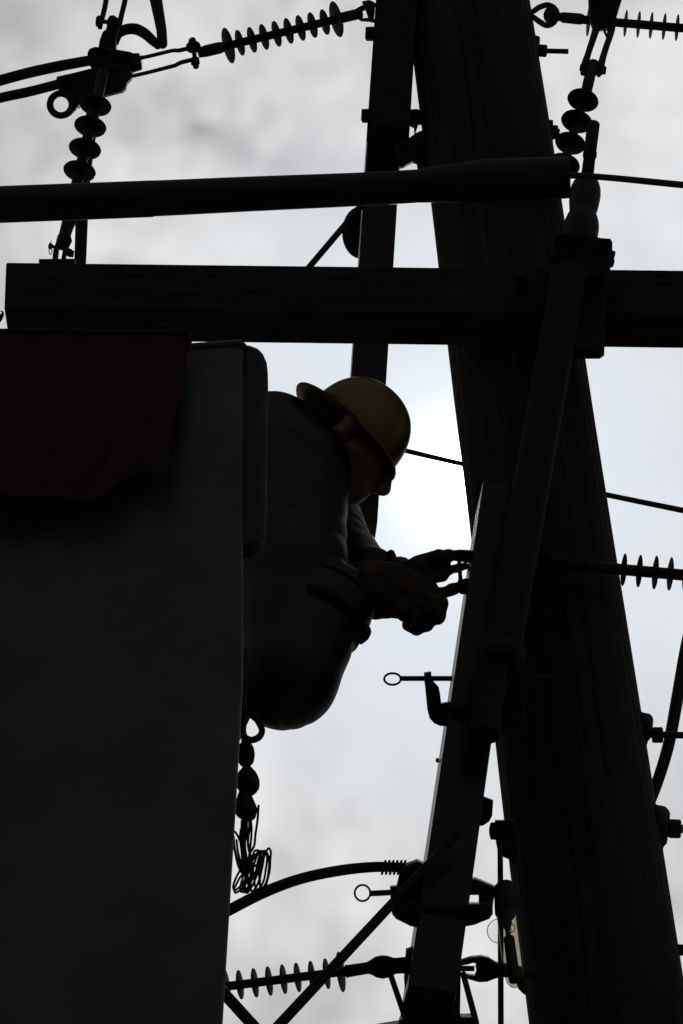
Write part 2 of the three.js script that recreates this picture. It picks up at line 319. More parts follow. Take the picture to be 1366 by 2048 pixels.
// (2) wire clamp with the links to insulator (1)
{
  const H = 6.06, t = thing('strain_clamp', 'bolted wire clamp with pulling eye where two cables end', 'clamp', P(190, 150, H));
  part(t, 'body', [
    plate([[115, 155], [150, 147], [182, 139], [200, 136], [235, 132], [250, 128], [258, 140], [266, 150], [262, 160], [254, 168], [251, 180], [246, 184], [210, 193], [165, 202], [158, 216], [148, 212], [140, 190], [118, 182], [112, 168]], H, 0.05, { bevel: 0.006 }),
    plate([[176, 108], [180, 100], [190, 96], [212, 97], [232, 101], [262, 106], [276, 114], [280, 124], [278, 136], [262, 147], [235, 146], [205, 142], [182, 136], [177, 124]], H + 0.01, 0.06, { bevel: 0.008 })], M.darkSteel);
  part(t, 'pulling_eye', ring(122, 209, 22, 22, 14, H), M.darkSteel);
  part(t, 'eye_lug', plate([[128, 186], [160, 180], [166, 200], [150, 222], [138, 232], [128, 228], [140, 214], [138, 196]], H, 0.03, { bevel: 0.004 }), M.darkSteel);
  const k = [P(262, 126, H), P(281, 122, H)], teeth = []; for (let i = 0; i < 7; i++) teeth.push(px([[281, 112 + i * 4, 2.4], [285, 111 + i * 4, 1.6]], H, { seg: 6 }));
  part(t, 'serrated_jaw', [px([[262, 126, 40], [281, 123, 34]], H, { seg: 24 }), ...teeth], M.darkSteel);
  part(t, 'link', px([[240, 125, 8], [300, 112, 8], [345, 101, 8], [358, 101, 9], [386, 95, 9]], H, { straight: true, seg: 10 }), M.steel);
  part(t, 'link', px([[240, 158, 8], [300, 144, 8], [350, 131, 8.5], [362, 125, 9], [386, 119, 9]], H, { straight: true, seg: 10 }), M.steel);
  const pin = part(t, 'link_pin', px([[384, 80, 15], [385.4, 83, 15], [385.5, 83.2, 9], [391, 127, 9], [391.2, 127.2, 12], [392, 134, 12]], H, { straight: true, seg: 14 }), M.steel);
  part(pin, 'nut', nut(P(389.5, 118, H), P(391, 127, H), 20 / 2 * k[0].s), M.steel);
  part(pin, 'washer', px([[386.4, 92, 30], [386.9, 96, 30]], H), M.steel);
}
// cables ending in the clamp
{
  const H = 6.06;
  const c1 = thing('power_cable', 'upper of two thick cables entering the wire clamp from the edge', 'cable', P(0, 161, H), 'cable ends');
  part(c1, 'conductor', px([[-120, 196, 23], [0, 161, 22], [60, 145, 22], [120, 132, 22], [185, 120, 21]], H + 0.012, { seg: 16 }), M.cable);
  const c2 = thing('power_cable', 'lower of two thick cables entering the wire clamp from the edge', 'cable', P(0, 196, H), 'cable ends');
  part(c2, 'conductor', px([[-120, 228, 20], [0, 196, 20], [60, 183, 20], [130, 165, 20]], H, { seg: 16 }), M.cable);
}
// (3) upright insulator string on the end of the crossarm
{
  const H = HB, a = [117, 519, H], b = [213, 118, H + 0.03];
  const t = insulator('post_insulator', 'upright string of dark disc insulators on the free end of the crossarm', [126, 480, H], [207, 143, H + 0.03], 22, [[158, 345, 66], [168, 300, 66], [178, 255, 66], [189, 212, 66]], M.porcelain, 0.01, 'upright disc insulators', 0.62);
  part(t, 'end_fitting', px([[112, 432, 28], [122, 440, 30], [140, 438, 30], [136, 452, 24], [128, 475, 24]].slice(2), H, { straight: true, seg: 16 }), M.steel);
  part(t, 'clevis', [plate([[116, 470], [127, 466], [141, 470], [144, 482], [138, 494], [132, 518], [123, 518], [126, 500], [119, 495], [116, 520], [105, 520], [107, 500], [112, 486]], H, 0.02, { holes: [[[119, 478], [126, 482], [119, 486]]] }), plate([[128, 494], [142, 498], [148, 502], [146, 514], [138, 514], [128, 508]], H, 0.03)], M.steel);
  const pin = part(t, 'pin', px([[98, 492, 12], [104, 493, 12], [104.1, 493, 7], [140, 501, 7]], H, { straight: true }), M.steel);
  part(pin, 'cotter', [px([[100, 488, 2.2], [103, 482, 2.2]], H, { seg: 6 }), px([[100, 496, 2], [98, 503, 2], [101, 509, 2], [104, 503, 2], [102, 497, 2]], H, { seg: 6 })], M.steel);
  part(t, 'base', [plate([[80, 520], [150, 519], [152, 534], [80, 534]], H + 0.0, 0.07, { bevel: 0.003 })], M.steel);
}
// clevis and hanging straps over the clamp
{
  const H = 6.1, t = thing('hanger_clevis', 'forked clevis with two straps over the wire clamp, leaving the picture top', 'clevis', P(215, 50, H));
  part(t, 'strap', px([[214, -60, 11], [212, 0, 11], [206, 30, 11], [201, 46, 12], [200, 56, 9]], H, { seg: 12 }), M.steel);
  part(t, 'strap', px([[254, -60, 11], [250, 0, 11], [243, 30, 11], [238, 52, 12]], H, { seg: 12 }), M.steel);
  const pin = part(t, 'bolt', px([[195, 42, 9], [244, 47, 9]], H), M.steel);
  part(pin, 'nut', nut(P(193, 42, H), P(203, 43, H), 12 * 0.00125), M.steel);
  part(t, 'tongue', plate([[216, 40], [220, 33], [228, 32], [236, 37], [240, 48], [236, 62], [232, 80], [233, 108], [196, 108], [200, 82], [206, 66], [213, 60]], H, 0.045, { bevel: 0.006 }), M.darkSteel);
}
{
  const H = 6.16, t = thing('jumper_loop', 'heavy black cable bent into a hook shape at the top of the picture', 'cable', P(318, 60, H));
  part(t, 'conductor', px([[228, 84, 20], [236, 68, 21], [252, 59, 22], [270, 58, 23], [288, 66, 22], [304, 80, 20], [318, 92, 17]], H, { seg: 18, steps: 40 }), M.cable);
  part(t, 'sleeve', px([[325, 88, 20], [323, 60, 21], [312, 0, 25], [301, -60, 28]], H - 0.01, { seg: 20, straight: true, round: true }), M.cable);
}
{
  const H = 6.1, t = thing('jumper_rod', 'slim dark rod leaning behind the upright disc insulators', 'rod', P(160, 528, H));
  part(t, 'tube', px([[206, 110, 26], [192, 190, 27], [176, 290, 27], [165, 390, 26], [163, 450, 25], [160, 530, 24], [158, 560, 24]], H, { seg: 18, steps: 40 }), M.stick);
}
// (4) fittings to the side of the pole at the top: eye link, strain insulator going out of the picture
{
  const H = 6.15, t = insulator('strain_insulator', 'ribbed strain insulator leaving the picture top beside the eye link on the pole', [1125, 36, H], [1480, 66, H + 0.02], 18,
    [[1177, 42, 66], [1251, 47, 54], [1277, 49, 54], [1302, 52, 54], [1328, 54, 54], [1354, 56, 54], [1380, 58, 54]], M.polymer, 0.0034, 'ribbed strain insulators', 0.05);
  part(t, 'end_fitting', px([[1110, 33, 16], [1122, 34, 18], [1126, 35, 22], [1160, 38, 23], [1166, 39, 20]], H, { straight: true, seg: 18 }), M.steel);
  part(t, 'ball', plate(arcPx(1102, 30, 15, 17, 20), H, 0.03, { bevel: 0.006 }), M.steel);
  const e = thing('eye_link', 'teardrop eye link joining the pole top to a strain insulator', 'eye link', P(1085, 30, H));
  part(e, 'eye', px([[1048, 28, 12], [1064, 24, 11], [1080, 14, 12], [1096, 10, 12], [1110, 18, 12], [1114, 32, 12], [1106, 46, 12], [1094, 51, 12], [1080, 44, 12], [1064, 33, 11], [1048, 30, 12]], H, { seg: 12, steps: 70 }), M.steel);
}
{
  const H = 5.98, t = thing('hanger_strap', 'wide hanger block with two long straps at the top edge over a disc string', 'hanger', P(1200, 80, H));
  part(t, 'block', plate([[1176, -40], [1252, -40], [1243, 0], [1232, 36], [1228, 62], [1222, 64], [1212, 58], [1196, 62], [1186, 58], [1180, 40], [1178, 10]], H, 0.06, { bevel: 0.008 }), M.darkSteel);
  part(t, 'strap', px([[1194, 52, 16], [1186, 78, 14], [1176, 108, 13], [1169, 132, 16], [1166, 148, 11]], H, { seg: 12 }), M.steel);
  part(t, 'strap', px([[1224, 52, 15], [1222, 66, 13], [1213, 92, 13], [1205, 118, 14], [1200, 140, 16], [1197, 152, 8]], H, { seg: 12 }), M.steel);
  part(t, 'latch', px([[1206, 54, 8], [1213, 72, 8], [1219, 56, 8]], H, { seg: 10, straight: true }), M.steel);
  const pin = part(t, 'bolt', px([[1160, 135, 14], [1168, 136, 16], [1168.2, 136, 9], [1212, 142, 9]], H, { straight: true }), M.steel);
  part(pin, 'nut', nut(P(1203, 140, H), P(1212, 141, H), 9 * 0.0012), M.steel);
  part(pin, 'cotter', px([[1206, 130, 2], [1208, 138, 2], [1205, 148, 2], [1203, 150, 2]], H, { seg: 6 }), M.steel);
}
{
  const H = 5.96, t = insulator('post_insulator', 'leaning string of dark disc insulators beside the pole under the hanger straps', [1187, 128, H + 0.02], [1111, 388, H + 0.1], 19, [[1166, 202, 64], [1152, 244.5, 64], [1139, 288, 62], [1126, 330, 64]], M.porcelain, 0.011, 'upright disc insulators', -0.68);
  part(t, 'end_fitting', px([[1188, 126, 22], [1184, 140, 26], [1180, 150, 22], [1178, 160, 23], [1173, 182, 22]], H + 0.02, { straight: true, seg: 16 }), M.steel);
  part(t, 'base_arm', px([[1111, 388, 24, H + 0.02], [1085, 384, 24, H + 0.3]], H, { seg: 16, straight: true }), M.steel);
}
// post insulator and clamp over the crossarm, leaning arm below it
{
  const H = 5.85, t = thing('standoff_arm', 'long leaning tube in front of the pole with a lobed clamp head above the crossarm', 'standoff arm', P(1000, 1320, H));
  const A = P(1187, 247, H), B = P(1150, 560, H), s = A.s, hx = 315 * s, u = (k) => k * s;
  const axisAt = (d, w) => { const p = P(1187 - 37 * d / 315, 247 + 313 * d / 315, H); return [p, w / 2 * p.s]; };
  part(t, 'upper_rod', sweep([axisAt(0, 20), axisAt(2, 26), axisAt(58, 25), axisAt(59, 28), axisAt(66, 28), axisAt(67, 24), axisAt(125, 26)], { straight: true, seg: 20 }), M.stick);
  part(t, 'head_lobe', sweep([[108, 22], [114, 40], [122, 52], [132, 60], [146, 63], [162, 60], [176, 55], [184, 53]].map((q) => axisAt(...q)), { straight: true, seg: 32 }), M.porcelain);
  part(t, 'head_lobe', sweep([[182, 53], [190, 62], [200, 69], [212, 72], [226, 70], [242, 66], [250, 62]].map((q) => axisAt(...q)), { straight: true, seg: 32 }), M.porcelain);
  part(t, 'clamp', plate([[1108, 470], [1150, 466], [1201, 478], [1219, 479], [1223, 486], [1223, 502], [1219, 516], [1219, 543], [1190, 560], [1110, 560], [1100, 520]], H, 0.07, { bevel: 0.008 }), M.darkSteel);
  const bo = part(t, 'clamp_bolt', px([[1205, 518, 18], [1222, 520, 18]], H), M.steel);
  part(bo, 'nut', [nut(P(1220, 509, H), P(1229, 511, H), 9 * s), nut(P(1219, 525, H), P(1227, 527, H), 9 * s)], M.steel);
  part(t, 'saddle', [plate([[1098, 548], [1214, 548], [1209, 697], [1200, 703], [1170, 703], [1080, 700]], 5.9, 0.028, { bevel: 0.006, upright: true })], M.darkSteel);
  part(t, 'tube', px([[1138, 545, 70, H - 0.02], [1003, 1312, 76, H - 0.06]], H, { seg: 36, straight: true }), M.stick);
  part(t, 'tube_cap', px([[1006, 1296, 92, H - 0.06], [1002, 1316, 94, H - 0.06], [1000, 1326, 70, H - 0.06]], H, { seg: 36, straight: true }), M.darkSteel);
  part(t, 'lower_tube', px([[988, 1312, 60, H - 0.05], [968, 1470, 62, H - 0.05]], H, { seg: 30, straight: true }), M.stick);
}

// ------------------------------------------------------------------ slanting bars left of the pole
{
  const t = thing('upper_bracket_bar', 'slanting rectangular bar rising behind the hard hat to the picture top', 'bar', P(716, 1064, 6.42));
  part(t, 'box_section', bar(P(716, 1064, 6.46), P(796, -160, 6.16), 0.084, 0.1, 0.1), M.glassfibre);
  for (const [x, y] of [[737, 68], [729, 232]]) part(t, 'clip', plate([[x - 6, y - 12], [x + 14, y - 13], [x + 14, y + 12], [x - 4, y + 12], [x - 7, y + 6]], 6.13, 0.05, { bevel: 0.004 }), M.darkSteel);
  part(t, 'sleeve', bar(P(776, 272, 6.17), P(804, -160, 6.08), 0.104, 0.07, 0.06), M.darkSteel);
}
{
  const H = 6.2, t = thing('pole_band', 'knobbly clamp band filling the gap between slanting bar and pole', 'pole band', P(830, 290, H));
  part(t, 'band', plate([[790, 286], [808, 284], [818, 278], [832, 268], [846, 262], [862, 250], [880, 250], [880, 342], [836, 342], [834, 327], [826, 324], [818, 328], [808, 334], [796, 336]], H, 0.07, { bevel: 0.006 }), M.darkSteel);
  part(t, 'lug', plate([[812, 222], [832, 220], [846, 224], [860, 224], [860, 248], [845, 248], [837, 248], [829, 272], [828, 254], [822, 252], [816, 245], [806, 246]], H, 0.06, { bevel: 0.004 }), M.darkSteel);
}
{
  const H = 6.32, t = thing('pulley', 'round pulley half hidden behind the slanting bar between hose and crossarm', 'pulley', P(720, 465, H));
  part(t, 'sheave', plate(arcPx(722, 465, 38, 52, 30), H + 0.2, 0.05, { bevel: 0.012 }), M.darkSteel);
  part(t, 'axle', px([[724, 466, 16, H + 0.04], [724, 465, 16, H + 0.24]], H), M.steel);
  part(t, 'brace', px([[600, 556, 13], [722, 412, 13]], H - 0.06), M.steel);
}
const lowA = P(856, 2012, 5.925), lowB = P(1002, 1002, 5.925);
{
  const t = thing('lower_bracket_bar', 'slanting rectangular bar in front of the pole under the worker\'s gloves', 'bar', lowA);
  part(t, 'box_section', bar(lowA, lowB, 0.094, 0.12, 0.15), M.glassfibre);
  const k = part(t, 'end_plate', plate([[812, 1898], [830, 1892], [838, 1900], [860, 1960], [860, 2012], [812, 2013], [808, 1956]], 5.93, 0.03, { bevel: 0.003 }), M.darkSteel);
  part(t, 'inner_tube', bar(P(886, 2200, 5.98), P(893, 1860, 5.98), 0.056, 0.05, 0.1), M.stick);
  part(t, 'gusset', plate([[950, 1652], [966, 1650], [978, 1642], [984, 1630], [986, 1600], [960, 1590], [940, 1620]], 5.97, 0.03), M.darkSteel);
  for (const [x, y] of [[875, 1522]]) part(t, 'rivet', turned(P(x, y, 5.93), P(x, y, 5.93).add(V(0, -0.004, 0.02)), [[0, 0], [0, 0.004], [0.008, 0.0035], [0.009, 0]], 12), M.steel);
}
// ------------------------------------------------------------------ screw clamps on the lower bar
{
  const H = 5.88, t = thing('screw_clamp', 'screw clamp with tilted eye on the slanting bar under the gloves', 'clamp', P(880, 1450, H), 'eye screw clamps');
  const sc = part(t, 'screw', thread(P(800, 1357, H), P(905, 1357, H), 5.6 * 0.00107, 0.0034), M.bronze);
  part(sc, 'eye', ring(785, 1358, 16.5, 11.5, 4.6, H), M.bronze);
  part(t, 'jaw', plate([[848, 1345], [862, 1343], [863, 1358], [868, 1364], [877, 1373], [880, 1388], [882, 1406], [912, 1402], [945, 1404], [946, 1452], [900, 1452], [880, 1451], [868, 1446], [859, 1436], [855, 1420], [852, 1390]], H, 0.045, { bevel: 0.005 }), M.darkSteel);
  part(t, 'collar', nut(P(849, 1357, H), P(862, 1357, H), 13 * 0.00107), M.darkSteel);
  part(t, 'far_screw', thread(P(1010, 1357, 5.88), P(1102, 1355, 5.88), 6 * 0.00107, 0.0034), M.bronze);
  part(t, 'bridge', plate([[900, 1412], [1010, 1400], [1020, 1366], [1034, 1340], [1046, 1340], [1050, 1440], [1020, 1468], [940, 1460], [900, 1448]], 5.85, 0.02, { bevel: 0.004 }), M.darkSteel);
}
{
  const H = 5.92, t = thing('screw_clamp', 'screw clamp with round eye at the end of the thick curved cable', 'clamp', P(880, 1840, H), 'eye screw clamps');
  const sc = part(t, 'screw', thread(P(741, 1787, H), P(800, 1784, H), 6.5 * 0.00101, 0.0034), M.bronze);
  part(sc, 'eye', ring(725, 1786, 15.5, 16, 4.4, H), M.bronze);
  part(t, 'nut', plate([[780, 1772], [793, 1771], [794, 1800], [781, 1800]], H, 0.03, { bevel: 0.003 }), M.darkSteel);
  part(t, 'jaw', plate([[800, 1745], [812, 1728], [835, 1720], [850, 1726], [850, 1800], [846, 1840], [820, 1850], [806, 1841], [792, 1836], [784, 1826], [783, 1804], [786, 1792], [794, 1770]], H, 0.06, { bevel: 0.008 }), M.darkSteel);
  part(t, 'yoke', plate([[790, 1806], [985, 1806], [985, 1826], [978, 1836], [962, 1842], [948, 1848], [930, 1851], [905, 1856], [840, 1855], [820, 1850], [796, 1838]], H - 0.03, 0.05, { bevel: 0.008 }), M.darkSteel);
  part(t, 'far_jaw', plate([[940, 1755], [952, 1756], [975, 1766], [992, 1773], [986, 1800], [984, 1820], [958, 1810], [958, 1788], [940, 1788]], H, 0.05, { bevel: 0.005 }), M.darkSteel);
}
{
  const H = 5.92, t = thing('ground_cable', 'thick black cable arching from the bucket to a screw clamp, its end wire-wrapped', 'cable', P(640, 1745, H));
  part(t, 'conductor', px([[380, 1862, 24], [457, 1821, 23], [530, 1784, 23], [600, 1758, 22], [680, 1741, 22], [750, 1734, 21], [800, 1735, 20], [845, 1738, 20]], H, { seg: 18, steps: 60 }), M.cable);
  const co = []; for (let i = 0; i < 6; i++) co.push(px([[764 + i * 8, 1748, 5], [766 + i * 8, 1735, 6], [771 + i * 8, 1722, 5]], H - 0.013, { seg: 8, straight: true, round: true }));
  for (const g of co) part(t, 'wire_turn', g, M.wire);
  part(t, 'wire_tail', px([[800, 1746, 4], [805, 1752, 4], [800, 1756, 4]], H, { seg: 8 }), M.wire);
}
{
  const H = 5.82, t = thing('guy_rod', 'straight dark rod crossing diagonally under the thick curved cable', 'rod', P(560, 2048, H));
  part(t, 'rod', px([[480, 2134, 23], [780, 1812, 20], [916, 1666, 17]], H, { seg: 16, straight: true }), M.cable);
}
{
  const H = 5.9, t = thing('guy_rod', 'short dark rod slanting down from the bucket edge in the lower corner', 'rod', P(470, 2010, H));
  part(t, 'rod', px([[400, 1940, 24], [440, 1978, 24], [560, 2110, 24]], H, { seg: 16, straight: true }), M.cable);
}
{
  const H = 5.96, t = insulator('strain_insulator', 'ribbed strain insulator running from the bucket to the foot of the slanting bar', [380, 1982, H + 0.03], [735, 1937, H - 0.02], 18,
    [[452, 1973, 72], [480.5, 1969.5, 60], [510.5, 1966, 60], [539, 1962, 60], [568, 1958.5, 60], [596, 1955, 60], [624.5, 1951.5, 60], [654, 1948, 62], [682, 1944, 82]], M.polymer, 0.005, 'ribbed strain insulators', -0.17);
  part(t, 'end_fitting', px([[690, 1943, 20], [692, 1942.8, 27], [696, 1942, 25], [735, 1936, 24], [742, 1935, 30], [752, 1934, 42], [764, 1934, 47], [776, 1933, 44], [788, 1932, 34], [792, 1931.5, 32], [816, 1930, 34]], H - 0.04, { straight: true, seg: 24 }), M.darkSteel);
}
{
  const H = 5.95, t = thing('clevis_yoke', 'open forked yoke between the foot of the slanting bar and the pole', 'clevis', P(960, 1937, H));
  part(t, 'fork', plate([[920, 1920], [942, 1913], [962, 1911], [976, 1914], [992, 1924], [1006, 1926], [1046, 1934], [1046, 1954], [1004, 1953], [992, 1955], [974, 1962], [958, 1963], [940, 1958], [922, 1952], [920, 1946], [942, 1949], [950, 1950], [953, 1942], [951, 1934], [953, 1926], [946, 1924], [934, 1928], [920, 1930]], H, 0.035, { bevel: 0.005 }), M.darkSteel);
  part(t, 'tongue', px([[905, 1937, 12], [949, 1937, 11]], H), M.darkSteel);
  part(t, 'stem', px([[1030, 1944, 22, H], [1075, 1950, 22, H + 0.08]], H, { seg: 18, straight: true }), M.darkSteel);
}
{
  const H = 5.96, t = thing('base_bracket', 'stepped bracket with two slanting struts at the bottom edge under the bars', 'bracket', P(880, 2048, H));
  part(t, 'strut', px([[780, 1946, 12], [814, 2046, 12]], H - 0.02), M.steel);
  part(t, 'strut', px([[926, 1946, 12], [950, 2036, 13]], H - 0.02), M.steel);
  part(t, 'plate', plate([[700, 2060], [786, 2046], [798, 2044], [800, 2036], [814, 2034], [816, 2030], [836, 2030], [838, 2026], [858, 2028], [916, 2024], [922, 2031], [948, 2030], [956, 2034], [959, 2050], [955, 2120], [700, 2120]], H + 0.03, 0.06, { bevel: 0.004 }), M.darkSteel);
}
// ------------------------------------------------------------------ thin hanging rod, glass tube beside the pole
{
  const H = 5.98, t = thing('drop_rod', 'thin upright rod with a small roller hanging in the gap beside the pole', 'rod', P(1002, 2048, H));
  part(t, 'rod', px([[1000, 1660, 11], [1001, 1780, 11.5], [1002, 2150, 12]], H, { seg: 14, straight: true }), M.steel);
  part(t, 'roller', px([[978, 1662, 10], [981, 1662, 34], [992, 1662, 36], [1000, 1662, 34]], H, { seg: 20, straight: true }), M.darkSteel);
  part(t, 'bracket', plate([[990, 1640], [1030, 1640], [1036, 1730], [1021, 1727], [1018, 1718], [1008, 1714], [996, 1706], [992, 1684]], H + 0.02, 0.025, { bevel: 0.003 }), M.darkSteel);
}
{
  const H = 5.9, t = thing('glass_lamp', 'clear glass tube lamp with dark cap hanging beside the pole', 'lamp', P(1012, 1775, H));
  part(t, 'cap', px([[1007, 1766, 20], [1008, 1769, 34], [1009, 1774, 40], [1010, 1800, 43], [1011, 1826, 43], [1012, 1834, 36]], H, { straight: true, seg: 28 }), M.darkSteel);
  const tube = sweep([[1012, 1826, 39], [1016, 1850, 41], [1024, 1910, 42], [1030, 1950, 42], [1032, 1962, 38], [1033, 1969, 28], [1034, 1973, 12]].map(([x, y, w]) => { const p = P(x, y, H); return [p, w / 2 * p.s]; }), { straight: true, seg: 32 });
  part(t, 'glass_tube', tube, M.glass);
  part(t, 'inner_stem', px([[1012, 1820, 24], [1014, 1848, 20], [1015, 1862, 9], [1016, 1870, 9], [1018, 1876, 22], [1027, 1946, 24], [1029, 1962, 22]], H, { straight: true, seg: 20 }), M.darkSteel);
  part(t, 'filament_coil', ring(1020, 1856, 10, 9, 1.8, H), M.bronze);
  part(t, 'round_lens', sweep([[P(998, 1862, H - 0.01), 24 * 0.001], [P(999, 1862, H - 0.004), 24 * 0.001]], { seg: 32 }), M.clearGlass);
  part(t, 'lens_rim', ring(998, 1862, 23.5, 24, 1.6, H - 0.006), M.bronze);
  part(t, 'end_cap', plate([[1030, 1955], [1048, 1950], [1056, 1990], [1046, 1986], [1036, 1976]], H, 0.04, { bevel: 0.005 }), M.darkSteel);
}
// ------------------------------------------------------------------ lines on the far side
{
  const H = 6.9, t = thing('span_wire', 'single wire passing behind hard hat and pole, out at mid height', 'wire', P(1290, 1005, H));
  part(t, 'wire', px([[-200, 640, 11], [600, 848, 10], [890, 920, 10], [1215, 990, 11], [1366, 1021, 12], [1560, 1062, 13]], H, { steps: 40 }), M.bronze);
}
{
  const H = 6.01, t = insulator('strain_insulator', 'ribbed strain insulator fixed to the middle of the pole, at glove height', [1075, 1124, H - 0.02], [1500, 1162, H + 0.06], 23, [[1247, 1140, 66], [1278, 1142.5, 66], [1310, 1145.5, 68], [1340, 1148, 68], [1371, 1151, 68]], M.polymer, 0.0038, 'ribbed strain insulators', 0.09);
  part(t, 'end_fitting', px([[1060, 1123, 34], [1072, 1123, 48], [1100, 1126, 48], [1112, 1127, 30], [1180, 1134, 28]], H - 0.02, { straight: true, seg: 24 }), M.darkSteel);
}
{
  const H = 6.4, t = thing('riser_cable', 'thick cable bending in behind the pole near the picture edge', 'cable', P(1340, 1480, H));
  part(t, 'conductor', px([[1400, 1180, 26], [1374, 1290, 26], [1354, 1400, 25], [1337, 1490, 24], [1316, 1560, 24], [1296, 1612, 24]], H, { seg: 16, steps: 40 }), M.cable);
}

// ------------------------------------------------------------------ near bucket
const HK = 5.05;
function ringOf(cFR, w, d, r, dirX, dirZ, seg = 8) {                    // rounded rectangle in the level plane; cFR = near corner on the pole side
  const out = [], cor = [[-r, r, 0], [-r, d - r, 1], [-w + r, d - r, 2], [-w + r, r, 3]];
  for (const [x, z, q] of cor) for (let i = 0; i <= seg; i++) { const a = (q - 1) * Math.PI / 2 + i / seg * Math.PI / 2; out.push(cFR.clone().addScaledVector(dirX, x + r * Math.cos(a)).addScaledVector(dirZ, z + r * Math.sin(a))); }
  return out;
}
function loftRings(rings) {
  const m = rings[0].length, pos = [], uv = [], idx = []; let v = 0;
  rings.forEach((R, i) => { if (i) v += R[0].distanceTo(rings[i - 1][0]); let u = 0; for (let k = 0; k <= m; k++) { const p = R[k % m]; if (k) u += p.distanceTo(R[k - 1]); pos.push(p.x, p.y, p.z); uv.push(u, v); } });
  for (let i = 0; i < rings.length - 1; i++) for (let k = 0; k < m; k++) { const a = i * (m + 1) + k, b = a + m + 1; idx.push(a, b, a + 1, a + 1, b, b + 1); }
  const g = new THREE.BufferGeometry(); g.setAttribute('position', new THREE.Float32BufferAttribute(pos, 3)); g.setAttribute('uv', new THREE.Float32BufferAttribute(uv, 2)); g.setIndex(idx); g.computeVertexNormals();
  return g;
}
function hollow(cornersTopDown, w, d, r, dirX, dirZ, wall) {            // outside down from the rim, under the floor, and the inside
  const outer = cornersTopDown.map((c) => ringOf(c, w, d, r, dirX, dirZ));
  const inset = (c, k) => c.clone().addScaledVector(dirX, -k).addScaledVector(dirZ, k);
  const inner = cornersTopDown.map((c) => ringOf(inset(c, wall), w - 2 * wall, d - 2 * wall, Math.max(0.01, r - wall), dirX, dirZ));
  const last = cornersTopDown[cornersTopDown.length - 1], fl = inset(last, w / 2 - 0.003).add(V(0, 0, 0));
  const close = (y) => ringOf(inset(last, Math.min(w, d) / 2 - 0.004).setY(last.y + y), w - (Math.min(w, d) - 0.008), d - (Math.min(w, d) - 0.008), 0.002, dirX, dirZ);
  const low = inner.slice(0, -1); const lastIn = ringOf(inset(last, wall).setY(last.y + 0.02), w - 2 * wall, d - 2 * wall, Math.max(0.01, r - wall), dirX, dirZ);
  return loftRings([close(0.02), lastIn, ...low.reverse(), ...outer, close(0)]);
}
{
  const dirX = V(Math.cos(0.05), 0, Math.sin(0.05)), yaw = 0.092, dirZ = V(-Math.sin(yaw), 0, -Math.cos(yaw));
  const cs = [[488, 684], [487.5, 720], [487, 900], [487, 1140], [487, 1340], [482, 1440], [474, 1580], [460, 1810], [445.5, 2048], [432, 2260]].map(([x, y]) => P(x, y, HK));
  const t = thing('lift_bucket', 'big pale fibreglass lift bucket filling the lower corner, seen from below', 'lift bucket', cs[cs.length - 1]);
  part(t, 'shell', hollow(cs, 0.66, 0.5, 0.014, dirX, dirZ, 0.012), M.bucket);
  // rolled rim
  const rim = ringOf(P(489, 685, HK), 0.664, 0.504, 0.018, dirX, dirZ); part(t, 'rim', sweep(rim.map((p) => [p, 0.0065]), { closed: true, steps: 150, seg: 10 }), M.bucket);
  // cover panel proud of the side, rounded at the top
  const o = [[430, 684], [484, 683], [500, 685], [516, 691], [527, 702], [533, 716], [535, 735], [535, 780], [533, 900], [531, 1020], [529, 1066], [521, 1080], [505, 1092], [430, 1094]];
  part(t, 'side_cover', plate(o, HK + 0.02, 0.045, { bevel: 0.014, upright: true }), M.bucketLiner, 'rounded dark cover standing proud of the bucket edge');
}
